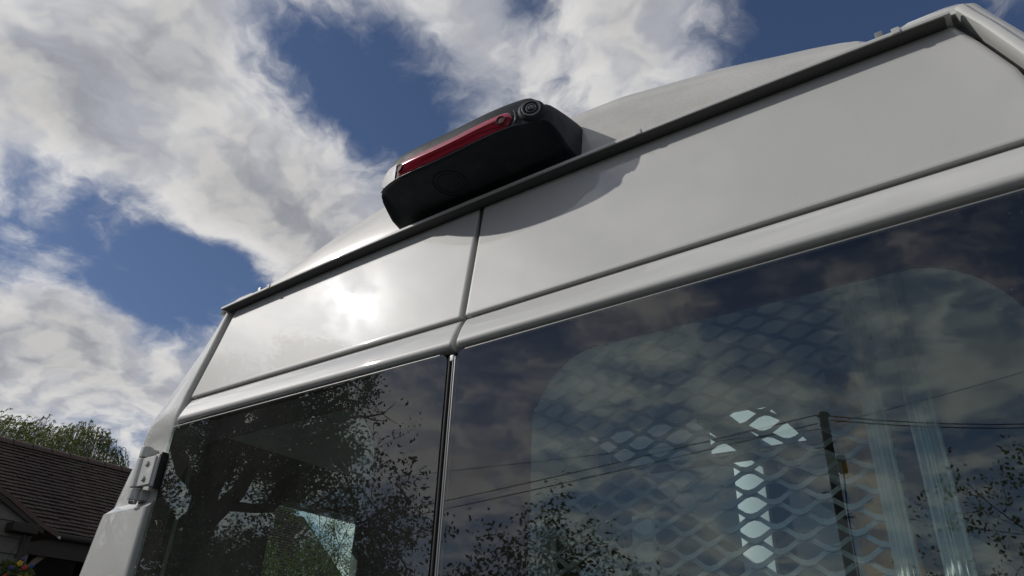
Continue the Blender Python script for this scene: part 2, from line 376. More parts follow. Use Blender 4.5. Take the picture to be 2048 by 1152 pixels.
# rear pillars, wrapping from the door opening round to the side
for s in (-1, 1):
    off = 0
    rows = []
    zs = sorted(set(list(np.linspace(.45, 1.84, 12)) + [1.850, 1.858, 1.866, 1.872, 1.876] + list(np.linspace(1.89, 2.10, 14)) + list(np.linspace(2.12, 2.332, 14))))
    for z in zs:
        e = edge(z, s) + (.009 if s < 0 else .006); w = wside(z, s)
        tilt = float(np.interp(z, [1.9, 2.03, 2.10, 2.33], [0, .004, .016, .046]))
        pk = 0.0
        if 1.858 <= z <= 2.06: pk = .017*min(1, max(0, (z-1.858)/.016))*min(1, max(0, (2.06-z)/.06))
        y0 = (-.004 if s < 0 else -.016) + tilt + pk*(s < 0); r_ = min(.050, (w-e)*(.62 if s < 0 else .45))
        sec = [(e, .075+tilt), (e, y0+.022), (e+.001, y0+.008), (e+.0025, y0+.003), (e+.006, y0+.0008), (e+.011, y0)]
        xm = w - r_
        sec += [(e+.011+(xm-e-.011)*t, y0 + .004*t*t) for t in (.2, .5, .8)]
        for a in np.linspace(0, 90, 9): sec.append((xm + r_*math.sin(R(a)), y0 + .004 + r_*(1-math.cos(R(a)))))
        wf = w + .012
        sec += [(w+.004, y0+.13), (wf, .40)]
        rows.append([(s*x, y, z) for x, y in sec])
    pm = MB().grid(rows); pl = pm.build('rear_pillar', 'van_paint', van, smooth=28)
    MB().grid([[(s*(edge(z, s)-.02), .05+.02*max(0, (z-2.03)/.3), z), (s*(edge(z, s)+.02), .052+.02*max(0, (z-2.03)/.3), z)] for z in np.linspace(.45, 2.332, 24)]).build('door_gap_seal', 'rubber', van, fix=False)

# sides with a window opening near the back
def side_wall(s, wins):
    ys = sorted(set([.40, .9, 1.4, 1.9, 2.6, 3.3, 4.0, 4.6]))
    zs = list(np.linspace(.45, 2.33, 22))
    rows = [[(s*(wside(z, s)+.012), y, z) for y in ys] for z in zs]
    return MB().grid(rows)
for s in (-1, 1):
    sm = side_wall(s, None); keep = []
    for f in sm.f:                                           # unseen glazed openings added on both sides to brighten the interior
        c = np.mean([sm.v[i] for i in f], axis=0)
        if not (c[1] < 4.0 and 1.25 < c[2] < 2.0): keep.append(f)
    sm.f = keep
    sp_ = sm.build('side_panel', 'van_paint', van, smooth=40)
    if s > 0: obj('added_side_glazing', pyd('added_side_glazing', [(.885, .40, 1.2), (.885, 4.0, 1.2), (.885, 4.0, 2.06), (.885, .40, 2.06)], [(0, 1, 2, 3)]), 'glass_hatch', sp_)
    else: obj('added_side_glazing', pyd('added_side_glazing', [(-.870, 1.0, 1.2), (-.870, 4.0, 1.2), (-.870, 4.0, 1.90), (-.870, 1.0, 1.90)], [(0, 1, 2, 3)]), 'glass_hatch', sp_)
# left side: inner lining plate with a rounded window opening and its glass
hole = rrect(.345, .72, 1.38, 1.955, .06, 8)
V = []; n = len(hole)
yl, yh, zl, zh = .10, .92, 1.2, 2.06
for h in hole: V.append((-.865, h[0], h[1]))
V += [(-.865, q[0], q[1]) for q in rrect(yl, yh, zl, zh, .004, 8)]
Fc = [(i, (i+1) % n, n+(i+1) % n, n+i) for i in range(n)]
MB().box(-.880, -.850, .632, .76, .6, 2.1).build('window_post', 'trim_dark', van, bevel=.004)
sw = obj('side_window', pyd('side_window', V, Fc), 'trim_dark', van)
obj('window_pane', pyd('window_pane', [(-.868, .335, 1.37), (-.868, .73, 1.37), (-.868, .73, 1.965), (-.868, .335, 1.965)], [(0, 1, 2, 3)]), 'glass_side', sw)
MB().grid([[(-.866, y, z) for z in (.45, 1.21)] for y in (.1, 4.4)]).build('side_lining', 'trim_mid', van, fix=False)
MB().grid([[(-.866, y, z) for z in (1.9, 2.1)] for y in (.915, 4.4)]).build('side_lining', 'trim_mid', van, fix=False)
MB().grid([[(-.866, y, z) for z in (1.2, 1.9)] for y in (.915, 1.0)]).build('side_lining', 'trim_mid', van, fix=False)
MB().grid([[(-.866, y, z) for z in (1.2, 2.1)] for y in (.055, .105)]).build('side_lining', 'trim_mid', van, fix=False)
MB().grid([[(.88, y, z) for z in (.45, 1.2)] for y in (.06, 4.4)]).build('side_lining', 'trim_mid', van, fix=False)
MB().grid([[(.88, y, z) for z in (1.2, 2.1)] for y in (.06, .40)]).build('side_lining', 'trim_mid', van, fix=False)
for s in (-1, 1):
    MB().grid([[(s*.872, y, 2.05), (s*.82, y, 2.18), (s*.70, y, 2.235)] for y in (.06, 4.4)]).build('cant_lining', 'trim_pale', van, fix=False)
MB().box(-.88, .88, .05, 4.4, .55, .60).build('load_floor', 'vinyl_floor', van)
# ceiling lining with a roof hatch, enlarged so sun reaches a lining post
ZC = 2.225; HATCH = [(-.50, .175, 1.05, 1.40)]; HROOF = [(-.68, .175, .86, 1.40)]
cm = MB()
gx = sorted(set([-.72, .72] + [v for h in HATCH for v in h[:2] if abs(v) < .72])); gy = sorted(set([.06, 4.4] + [v for h in HATCH for v in h[2:]]))
inh = lambda x, y: any(h[0] < x < h[1] and h[2] < y < h[3] for h in HATCH)
for i in range(len(gx)-1):
    for j in range(len(gy)-1):
        if not inh((gx[i]+gx[i+1])/2, (gy[j]+gy[j+1])/2): cm.grid([[(x, y, ZC) for x in gx[i:i+2]] for y in gy[j:j+2]])
ceil = cm.build('ceiling_lining', 'trim_pale', van, fix=False)
for h, hr in zip(HATCH, HROOF):
    x0_, x1_ = max(h[0], -.718), h[1]
    loop4 = lambda a: [(a[0], a[2]), (a[1], a[2]), (a[1], a[3]), (a[0], a[3]), (a[0], a[2])]
    sh = MB(); sh.grid([[(x, y, ZC) for x, y in loop4((x0_, x1_, h[2], h[3]))], [(x, y, 2.44) for x, y in loop4(hr)]]); sh.build('hatch_shaft', 'shade_black', ceil, fix=False)  # shaft coloured black to keep its sunlit sides dim
    MB().box(-.12, .172, 1.388, 1.396, ZC+.002, 2.43).build('hatch_bright_panel', 'trim_white', ceil)  # white panel added to give the hatch its bright patch
    obj('hatch_pane', pyd('hatch_pane', [(hr[0], hr[2], 2.445), (hr[1], hr[2], 2.445), (hr[1], hr[3], 2.445), (hr[0], hr[3], 2.445)], [(0, 1, 2, 3)]), 'glass_hatch', ceil)
MB().box(-.025, .035, 1.052, 1.384, ZC-.012, ZC+.03).build('hatch_bar', 'trim_dark', ceil)
# windscreen and front panel
obj('windscreen', pyd('windscreen', [(-.86, 4.4, 1.2), (.86, 4.4, 1.2), (.80, 4.2, 2.2), (-.80, 4.2, 2.2)], [(0, 1, 2, 3)]), 'glass_hatch', van)
MB().box(-.86, .86, 4.38, 4.42, .45, 1.2).build('front_panel', 'trim_dark', van)
MB().box(-.862, .875, 1.42, 1.45, .60, 2.222).build('added_dark_panel', 'shade_black', van)  # black panel added so the interior behind the mesh looks dim
MB().box(-.86, -.30, 1.9, 1.95, .6, 1.75).build('seat_back', 'trim_dark', van, bevel=.015)
MB().box(.25, .80, 1.9, 1.95, .6, 1.72).build('seat_back', 'trim_dark', van, bevel=.015)
# lining posts seen through the mesh
for x0_, x1_, y_, zt in ((-.055, .036, 1.385, 2.19), (-.79, -.70, 1.36, 2.06), (-.41, -.34, 1.385, 2.06)):
    MB().box(x0_, x1_, y_, y_+.03, .62, zt).build('lining_post', 'trim_white', van, bevel=.004)
# expanded-metal screen
LW, SW, YM = .069, .0340, .28
mm = MB(); nz = 60; nxm = 14; sub = 8
def tri(t):
    c_ = math.cos(2*math.pi*t); return c_*(1.06-.06*c_*c_)
for k in range(nz):
    zc = 1.18 + k*SW/2; sg = 1 if k % 2 else -1; ra, rb = [], []
    rr_ = [[], [], [], []]
    for i in range(nxm*sub+1):
        t = i/sub; x = -.40 + t*LW; z = zc + sg*SW/4*tri(t+.25*0)
        yy = YM + .0035*sg*tri(t)
        for q, (dz, dy) in enumerate(((.0040, .0020), (.0040, -.0014), (-.0040, -.0028), (-.0040, .0006))): rr_[q].append((x, yy+dy, z+dz))
    mm.grid([rr_[0], rr_[1], rr_[2], rr_[3], rr_[0]])
mm.build('mesh_screen', 'mesh_steel', van, smooth=30, fix=False)
MB().box(-.43, -.397, YM-.01, YM+.015, .62, 2.2).build('screen_frame', 'trim_dark', van, bevel=.002)
# fluted uprights
def fluted(name, x, y, r_, n=13):
    prof = []
    for j in range(n*4):
        a = 2*math.pi*j/(n*4); prof.append(r_*(1.0 if j % 4 in (0, 1) else .80))
    V = [(x+prof[j]*math.cos(2*math.pi*j/(n*4)), y+prof[j]*math.sin(2*math.pi*j/(n*4)), z) for z in (.6, 2.22) for j in range(n*4)]
    N = n*4; Fc = [(j, (j+1) % N, N+(j+1) % N, N+j) for j in range(N)]
    return obj(name, fixn(pyd(name, V, Fc)), 'aluminium', van)
fluted('fluted_upright', .549, .27, .0142); fluted('fluted_upright', .606, .27, .0172)

# roof: bulged cap behind the gutter and flat corner pieces
B_TAB = [(0, .19), (.27, .172), (.455, .134), (.6, .088), (.655, .066), (.675, .045), (.685, .012)]
rows = []
xs_ = sorted(set([round(v, 4) for v in np.linspace(-.685, .685, 61)] + [-.68, -.675, -.66, .66, .675, .68]))
for x in xs_:
    b_ = lerp(B_TAB, abs(x)); a_ = .08; zb_ = 2.3425-.014*(x/.78)**2; b_ += 2.35-zb_; row = [(x, .046, zb_-.001), (x, .055, zb_-.0005)]
    for th in np.linspace(0, 90, 13): row.append((x, .055 + a_*(1-math.cos(R(th))), zb_ + b_*math.sin(R(th))))
    row += [(x, .30, zb_ + b_*1.06), (x, .36, zb_ + b_*1.07), (x, .80, zb_ + b_*1.12), (x, .86, zb_ + b_*1.12), (x, 1.40, zb_ + b_*1.12), (x, 4.4, zb_+b_*1.05)]
    rows.append(row)
rm = MB().grid(rows)
inr = lambda x, y: any(h[0] < x < h[1] and h[2] < y < h[3] for h in HROOF)
rm.f = [f for f in rm.f if not inr(*np.mean([rm.v[i] for i in f], axis=0)[:2])]
roof = rm.build('roof', 'roof_paint', van, smooth=40)
for s in (-1, 1):
    rows = []
    for x in np.linspace(.682, .80, 9):
        h = .018 + .020*min(1, max(0, (x-.695)/.02)); drop = .0115 + .02*max(0, (x-.77)/.04)**2
        rows.append([(s*x, y, 2.3425 + z*1.0 - drop) for y, z in ((.040, 0), (.052, .002), (.056, h*.7), (.064, h), (.10, h+.012), (.3, h+.02), (4.4, h+.02))])
    cr = MB().grid(rows).build('roof_corner', 'van_paint', roof, smooth=40)
    MB().box(*sorted((s*.684, s*.694)), .060, .30, 2.340, 2.372).build('roof_joint', 'seal_grey', roof, bevel=.0015)
# gutter flange with its lip, and the seal under it
gpr = [(.062, 2.3325), (.030, 2.3318), (.0265, 2.3322), (.0245, 2.3335), (.0240, 2.3370), (.0250, 2.3392), (.028, 2.3405), (.062, 2.3420)]
gdrop = lambda x: .014*(x/.78)**2
MB().grid([[(x, y, z-gdrop(x)) for y, z in gpr] for x in np.linspace(-.772, .772, 40)]).build('roof_gutter', 'van_paint', van, smooth=35)
MB().grid([[(x, y, z-gdrop(x)) for y, z in ((.0262, 2.3312), (.029, 2.3304), (.040, 2.3308), (.0462, 2.3300), (.0500, 2.3330))] for x in np.linspace(-.765, .765, 40)]).build('gutter_seal', 'dark_sealer', van, smooth=60)
for xx in (.705, -.60, .33): MB().box(xx, xx+.010, .0225, .030, 2.3325-gdrop(xx), 2.3425-gdrop(xx)).build('gutter_tab', 'van_paint', van, bevel=.001)

# side door hinge on the left pillar
hg = MB().box(-.862, -.806, -.016, -.004, 1.900, 1.962).build('door_hinge', 'van_paint', van, bevel=.003)
MB().box(-.816, -.800, -.012, .010, 1.896, 1.966).build('hinge_leaf', 'van_paint', hg, bevel=.003)
MB().lathe([(0, 0), (.0125, 0), (.0135, .002), (.0135, .060), (.0125, .062), (0, .062)], (-.866, -.008, 1.900), (0, 0, 1), 24).build('hinge_knuckle', 'van_paint', hg, smooth=40)
for z in (1.8735, 1.9645): MB().lathe([(0, 0), (.0115, 0), (.0128, .002), (.0128, .022), (.0115, .024), (0, .024)], (-.866, -.008, z), (0, 0, 1), 24).build('hinge_knuckle', 'van_paint', hg, smooth=40)
MB().box(-.885, -.862, -.006, .030, 1.966, 1.988).build('hinge_bracket', 'van_paint', hg, bevel=.003)
MB().box(-.885, -.845, -.004, .030, 1.874, 1.897).build('hinge_bracket', 'van_paint', hg, bevel=.003)
for z in (1.8985, 1.9632): MB().lathe([(.0126, 0), (.0126, .0013)], (-.866, -.008, z), (0, 0, 1), 24).build('knuckle_gap', 'rubber', hg)
for z in (1.915, 1.947): MB().lathe([(.0062, 0), (.0062, .003), (.005, .0042), (0, .0044)], (-.832, -.0158, z), (0, -1, 0), 6).build('hinge_bolt', 'van_paint', hg)
MB().box(-.8005, -.7985, -.008, .02, 1.892, 1.97).build('hinge_shadow_line', 'rubber', hg)  # dark strip standing in for the shadow line beside the hinge
MB().lathe([(0, 0), (.006, .001), (.0085, .004), (.0085, .009), (0, .009)], (-.866, -.008, 1.8645), (0, 0, 1), 16).build('hinge_pin', 'chrome', hg, smooth=40)

# high brake light with reversing camera
front = []
for x in np.linspace(-.186, .186, 41): front.append((x, -.064 + .033*(abs(x)/.192)**3.4))
def arc(cx, cy, r_, a0, a1, n): return [(cx+r_*math.cos(R(a)), cy+r_*math.sin(R(a))) for a in np.linspace(a0, a1, n)]
left = [(-.214, .12), (-.213, .08), (-.211, .05), (-.208, .02), (-.205, -.002), (-.202, -.016), (-.197, -.026), (-.192, -.0305)]
out = left + front + [(-x, y) for x, y in left[::-1]]
def nrm2(i):
    a, b_ = out[max(i-1, 0)], out[min(i+1, len(out)-1)]; t = Vector((b_[0]-a[0], b_[1]-a[1])).normalized(); return Vector((-t.y, t.x))
def zlow(x, y):
    if abs(x) < .19 and y < -.02: return 2.3685 + .0205*(abs(x)/.19)**2
    return float(np.interp(y, [-.03, .03], [2.389, 2.3535]))
def zup(x, y):
    if abs(x) < .19 and y < -.02: return 2.443 + .011*min(1, (abs(x)/.16)**2) - .022*max(0, (abs(x)-.16)/.03)**2
    return float(np.interp(y, [-.03, .05, .12], [2.436, 2.444, 2.448]))
LAY = [(.0070, lambda l, u: l-.0006), (.0025, lambda l, u: l+.0003), (.0006, lambda l, u: l+.0022), (0, lambda l, u: l+.006), (.0004, lambda l, u: l+.5*(u-l)), (.0030, lambda l, u: u-.016), (.0065, lambda l, u: u-.006), (.013, lambda l, u: u+.0015), (.026, lambda l, u: u+.010), (.05, lambda l, u: u+.022)]
rows = []
for ins, zf in LAY:
    row = []
    for i, (x, y) in enumerate(out):
        nn = nrm2(i); row.append((x+nn.x*ins, y+nn.y*ins, zf(zlow(x, y), zup(x, y))))
    rows.append(row)
hm = MB().grid(rows)
k0 = 0; npt = len(out)                                       # underside: strips from the lower loop to the line on the gutter
r0 = rows[0]; und = [r0]
for t in (.25, .5, .75, 1.0): und.append([(q[0]*(1-.0*t), q[1]+(.045-q[1])*t if q[1] < .045 else q[1], q[2]+(2.3525-q[2])*t if q[1] < .045 else 2.3525) for q in r0])
hm.grid(und)
top = rows[-1]; tp = [top]
for t in (.5, 1.0): tp.append([(q[0], q[1]+(.12-q[1])*t, q[2]+(2.505-q[2])*t*.8) for q in top])
hm.grid(tp)
me = pyd('brake_light', hm.v, hm.f); bm = bmesh.new(); bm.from_mesh(me); bmesh.ops.remove_doubles(bm, verts=bm.verts, dist=.0002)
bmesh.ops.recalc_face_normals(bm, faces=bm.faces); bm.to_mesh(me); bm.free()
hs = obj('brake_light', me, 'black_plastic', van, 32)
def fy(x): return -.064 + .033*(abs(x)/.192)**3.4
def fn(x):
    t = Vector((1, (fy(x+.001)-fy(x-.001))/.002)).normalized(); return Vector((t.y, -t.x))
def on_front(x, z, d_): q = fn(x); return (x+q.x*d_, fy(x)+q.y*d_, z)
def zmid(x): return zlow(x, -.06)
# red lens: fluted strip with rounded ends following the bowed front
def strip(name, xa, xb, material, ribs=9, h0=.0055, h1=.0405, bulge=.0040, rad=.016, parent=hs):
    rows = []
    N = 60
    for i in range(N+1):
        x = xa+(xb-xa)*i/N; e_ = min(x-xa, xb-x); k = 1.0
        if e_ < rad: k = math.sqrt(max(0, 1-(1-e_/rad)**2))*.92+.08
        c_ = zmid(x)+(h0+h1)/2; hh = (h1-h0)/2*k; row = []
        for j in range(ribs*4+1):
            t = -1+2*j/(ribs*4); rb = .0008*math.cos(t*math.pi*ribs)
            row.append(on_front(x, c_+hh*t, .0012 + bulge*k*math.sqrt(max(0, 1-t*t*.96)) + rb*k*(1 if t < .25 else .15)))
        rows.append(row)
    return MB().grid(rows).build(name, material, parent, smooth=60)
strip('red_lens', -.123, .140, 'red_lens')
# dark bezel line round the lens, pale lower edge
def ringline(xa, xb, h, r_, material, name):
    pts = [on_front(x, zmid(x)+h, .0010) for x in np.linspace(xa, xb, 40)]
    MB().tube(pts, r_, 6).build(name, material, hs, smooth=60)
ringline(-.192, .150, .0052, .0011, 'lens_grey', 'lens_sill')
pts = [on_front(.1395+.0075*math.sin(a)*0 + .0065*math.cos(a), zmid(.14)+.0235+.0165*math.sin(a), .0015) for a in np.linspace(-1.4, 1.4, 14)]
MB().tube(pts, .0013, 6).build('lens_bezel', 'lens_grey', hs, smooth=60)
for x in (-.111, .122):
    q = fn(x); c_ = on_front(x, zmid(x)+.0225, .0050); ax = (q.x, q.y, 0)
    lr = MB().lathe([(.0075, .0), (.0090, .0022), (.0084, .0030), (.0074, .0030)], c_, ax, 24).build('lens_screw', 'black_plastic', hs, smooth=50)
    MB().lathe([(.0076, .0014), (.004, .0018), (0, .0019)], c_, ax, 24).build('screw_well', 'red_deep', hs, smooth=50)
# pale end window, left of the lens
rows = []
for i in range(13):
    x = -.1905 + (-.130+.1905)*i/12; k = min(1, .35+.65*math.sqrt(i/5)) if i < 5 else 1
    rows.append([on_front(x, zmid(x)+.0245+.0195*k*t, .0012+.0012*math.sqrt(max(0, 1-t*t))) for t in np.linspace(-1, 1, 9)])
MB().grid(rows).build('end_lens', 'clear_lens', hs, smooth=60)
# camera: oval pod, rings, small dome
xc = .172; q = fn(xc); zc_ = zmid(xc)+.0275
def oval(name, prof, material, sx=1.0, parent=hs, n=40):
    o3 = Vector(on_front(xc, zc_, .0)); a = Vector((q.y, -q.x, 0))*-1; up = Vector((0, 0, 1)); ax = Vector((q.x, q.y, 0)); rows = []
    for r_, h in prof: rows.append([tuple(o3+ax*h+a*math.cos(2*math.pi*j/n)*r_*sx+up*math.sin(2*math.pi*j/n)*r_) for j in range(n+1)])
    return MB().grid(rows).build(name, material, parent, smooth=50)
oval('camera_pod', [(.0235, -.002), (.0225, .002), (.0190, .0045), (.0175, .0048)], 'black_plastic', 1.05)
oval('camera_bezel', [(.0172, .0040), (.0176, .0066), (.0165, .0078), (.0145, .0076), (.0140, .0060)], 'lens_grey', .95)
oval('camera_face', [(.0142, .0062), (.0120, .0066), (.0116, .0058), (.0098, .0058)], 'black_plastic', .95)
oval('camera_ring', [(.0098, .0056), (.0096, .0074), (.0084, .0078), (.0078, .0066), (.0066, .0058)], 'lens_grey', .95)
oval('camera_lens', [(.0068, .0060), (.0054, .0082), (.0032, .0096), (.0, .0100)], 'lens_dark', .95)
oval('camera_ring', [(.0052, .0086), (.0047, .0094), (.0042, .0092)], 'lens_grey', .95)
# round plug on the underside
uc = Vector((-.028, -.012, 0)); uz = lambda y: 2.3685+(2.3525-2.3685)*np.clip((y+.059)/.104, 0, 1)
for nm_, ra_, rw in (('underside_plug', .0335, .0008), ('underside_plug', .0255, .0006)):
    pts = [(uc.x+ra_*math.cos(a)*1.0, uc.y+ra_*.92*math.sin(a), uz(uc.y+ra_*.92*math.sin(a))-.0006) for a in np.linspace(0, 2*math.pi, 40)]
    MB().tube(pts, rw, 6, False).build(nm_, 'black_plastic', hs, smooth=60)
# bumper and wheels below the picture
MB().box(-.98, .98, -.16, .02, .38, .56).build('rear_bumper', 'black_plastic', van, bevel=.03)
for x, y in ((-.90, .95), (.90, .95), (-.90, 4.2), (.90, 4.2)):
    w_ = MB().lathe([(.20, -.10), (.31, -.11), (.345, -.08), (.345, .08), (.31, .11), (.20, .10)], (x, y, .345), (1, 0, 0), 32).build('wheel', 'tyre', van, smooth=40)
    MB().lathe([(0, -.07), (.12, -.08), (.205, -.05), (.205, .05), (.12, .08), (0, .07)], (x, y, .345), (1, 0, 0), 24).build('wheel_rim', 'wheel_steel', w_, smooth=40)

# amber cloth hanging behind the screen
rows = []
for i in range(25):
    z = 2.02 - 1.3*i/24; wv = min(1, .35+i*.05)
    rows.append([(.490+.062*j/16 + .006*math.sin(z*9), .305 + .0030*j + .005*math.sin(j*1.3+z*4)*wv + .006*math.sin(j*.5+z*11), z - .03*math.sin(j/16*2.2)*(1-i/24)) for j in range(17)])
cm = MB().grid(rows); k = len(cm.v); rows2 = [[(x, y+.012, z) for x, y, z in r_] for r_ in rows]; cm.grid(rows2)
tag(cm.build('hanging_cloth', 'amber_cloth', smooth=70, fix=False), 'amber yellow cloth hanging inside the van behind the mesh screen', 'cloth')

# ------------------------------------------------------------------ trees
def leaf_mesh(name, pts, size, droop=0.0, aspect=.55, rnd=rng, dirs=None):
    P = np.asarray(pts); N = len(P)
    a = rnd.normal(size=(N, 3)) if dirs is None else np.asarray(dirs)+rnd.normal(size=(N, 3))*.25
    a[:, 2] -= droop; a /= np.linalg.norm(a, axis=1)[:, None]
    b_ = np.cross(a, rnd.normal(size=(N, 3))); b_ /= np.linalg.norm(b_, axis=1)[:, None]
    sz = (size*(.6+.8*rnd.random(N)))[:, None]
    v = np.stack([P-a*sz*.5, P+b_*sz*aspect*.5, P+a*sz*.5, P-b_*sz*aspect*.5], 1).reshape(-1, 3)
    me = bpy.data.meshes.new(name); me.vertices.add(4*N); me.vertices.foreach_set('co', v.ravel().astype(np.float32))
    me.loops.add(4*N); me.loops.foreach_set('vertex_index', np.arange(4*N, dtype=np.int32))
    me.polygons.add(N); me.polygons.foreach_set('loop_start', np.arange(0, 4*N, 4, dtype=np.int32))
    me.update(calc_edges=True); me.validate(); return me
def branching(base, height, spread, levels, kids, rnd, r0, lean=(0, 0), first=.28, up=.5):
    MBt = MB(); tips = []
    def grow(p0, dirv, length, rad, lev):
        n_ = 5; pts = [p0.copy()]; dv = dirv.copy(); q = p0.copy()
        for i in range(n_):
            dv = (dv + Vector(rnd.normal(size=3))*.16 + Vector((0, 0, .05))).normalized(); q = q + dv*length/n_; pts.append(q.copy())
        MBt.tube(pts, [rad*(1-.55*i/n_) for i in range(n_+1)], 7 if lev < 2 else 4, False)
        if lev >= 2: tips.extend(pts[1:])
        if lev == levels: return
        for k in range(kids[lev]):
            t = (first if lev == 0 else .25) + (1-(first if lev == 0 else .25))*(k+rnd.random())/kids[lev]
            idx = min(n_-1, int(t*n_)); st = pts[idx].lerp(pts[idx+1], t*n_-idx)
            ax = Vector(rnd.normal(size=3)); side = dv.cross(ax).normalized()
            nd = (dirv*(1-spread) + side*spread*1.3 + Vector((0, 0, up*.3))).normalized()
            grow(st, nd, length*(.50+.22*rnd.random())*(1.1-.35*t), rad*.52*(1.15-.5*t), lev+1)
    grow(Vector(base), Vector((lean[0], lean[1], 1)).normalized(), height, r0, 0)
    return MBt, tips

# oak behind the photographer, mirrored in the left window
oak = empty('oak_tree', (-11.1, -6.75, 0), 'large dark oak tree mirrored in the left rear window', 'tree')
rnd = np.random.default_rng(21)
tb, tips = branching((0, 0, -.1), 6.4, .60, 4, [9, 6, 5, 4], rnd, .34, first=.30)
def envelope(V):                                             # keep the crown rounded: pull stray limbs back in
    V = np.array(V, float); rxy = np.hypot(V[:, 0], V[:, 1]); lim = 3.9*np.sqrt(np.clip(1-((V[:, 2]-4.6)/4.9)**2, .02, 1))
    k = np.where(rxy > .6*lim, (.6*lim + .4*lim*np.tanh((rxy-.6*lim)/(.55*lim+.01)))/np.maximum(rxy, 1e-6), 1.0)
    V[:, 0] *= k; V[:, 1] *= k; V[:, 2] = np.where(V[:, 2] > 6.5, 6.5+3.2*np.tanh((V[:, 2]-6.5)/3.2), V[:, 2]); return V
tb.v = [tuple(v) for v in envelope(tb.v)]
tb.build('trunk', 'bark', oak, smooth=60, fix=False)
P = envelope([tuple(t) for t in tips]); P = P[P[:, 2] > 1.7]
P = P[rnd.random(len(P)) < min(1, 6800/len(P))]
L = np.repeat(P, 22, 0) + rnd.normal(size=(len(P)*22, 3))*.125
for k in range(44):                                          # gaps in the crown where the sky shows
    c_ = P[rnd.integers(len(P))]; L = L[np.linalg.norm((L-c_)*np.array([1, 1, 1.3]), axis=1) > .25+.45*rnd.random()]
obj('crown', leaf_mesh('crown', L, .064, .1, .6, rnd), 'oak_leaf', oak)

# willow beyond the barn
wil = empty('willow_tree', (-21.6, 8.0, 0), 'willow tree with drooping strands behind the tiled barn roof', 'tree')
rnd = np.random.default_rng(5)
MB().tube([(0, 0, 0), (.1, .1, 2), (.0, .2, 4), (-.1, 0, 6)], [.35, .28, .2, .06], 10).build('trunk', 'bark', wil, smooth=60)
pts, dirs = [], []
for k in range(1500):
    th = rnd.random()*2*math.pi; rr = math.sqrt(rnd.random()); hx, hy = math.cos(th)*rr, math.sin(th)*rr
    x0, y0 = hx*2.3, hy*1.95 - .15
    z0 = 6.40 + .95*math.sqrt(max(0, 1-rr*rr)) + rnd.normal()*.10 + .25*math.sin(th*3+1) - .28*hy
    ln = .5+rnd.random()*1.3; nn_ = int(ln/.05); dx, dy = hx*.25+rnd.normal()*.06+.02, hy*.25+rnd.normal()*.06-.10
    for i in range(nn_):
        t = i/nn_; pts.append((x0+dx*t*(2-t), y0+dy*t*(2-t), z0+.14*math.sin(t*2.2)*(1-t)-ln*t*t)); dirs.append((dx, dy, .25-2*t*ln))
obj('crown', leaf_mesh('crown', pts, .10, .2, .22, rnd, dirs), 'willow_leaf', wil)

# hedge shrubs mirrored low in both windows
def shrub(name, loc, h, n, size, seed, material, label, spread=.55, group=None, cat='shrub', kids=(7, 5, 4), dense=16, sp=.05, clip=9., ls=.040):
    rnd = np.random.default_rng(seed); e = empty(name, loc, label, cat, group); tb = MB(); tips = []
    for k in range(n):
        a = rnd.random()*6.28; r_ = rnd.random()*size
        t2, tp = branching((math.cos(a)*r_, math.sin(a)*r_, 0), h*(.75+.35*rnd.random()), spread, 3, list(kids), rnd, .022, lean=(math.cos(a)*.25, math.sin(a)*.25), first=.15)
        kk = len(tb.v); tb.v += t2.v; tb.f += [tuple(i+kk for i in f_) for f_ in t2.f]; tips += tp
    tb.build('stem', 'bark', e, smooth=60, fix=False)
    P = np.array([tuple(t) for t in tips]); L = np.repeat(P, dense, 0) + rnd.normal(size=(len(P)*dense, 3))*sp
    L = L[(L[:, 2] > .05) & (np.hypot(L[:, 0], L[:, 1]) < clip)]; L = L[rnd.random(len(L)) < min(1, 26000/len(L))]
    obj('foliage', leaf_mesh('foliage', L, ls, 0, .5, rnd), material, e)
shrub('hedge_shrub', (-3.9, -3.6, 0), 2.35, 5, .5, 3, 'hedge_leaf', 'leafy shrub mirrored beside the centre strip, below the oak', group='shrubs mirrored in the rear glass')
shrub('hedge_shrub', (-3.2, -3.9, 0), 1.9, 5, .35, 4, 'hedge_leaf', 'thin twiggy shrub mirrored at the lower left of the right window', group='shrubs mirrored in the rear glass')
shrub('hedge_shrub', (-5.3, -3.1, 0), 1.9, 5, .5, 6, 'hedge_leaf', 'shrub mirrored at the foot of the left window under the oak', group='shrubs mirrored in the rear glass')
shrub('hedge_shrub', (-.25, -6.3, 0), 1.6, 5, .6, 8, 'hedge_leaf', 'dark shrub mirrored low behind the fluted uprights', group='shrubs mirrored in the rear glass')
shrub('hedge_shrub', (1.75, -6.6, 0), 3.2, 7, .6, 9, 'bush_leaf', 'sunlit pale green bush mirrored at the right edge of the glass', ls=.045, group='shrubs mirrored in the rear glass')
shrub('garden_tree', (-9.6, 8.2, 0), 3.4, 7, .5, 11, 'garden_leaf', 'bright green tree seen through the left window and the side window', clip=1.5, cat='tree')

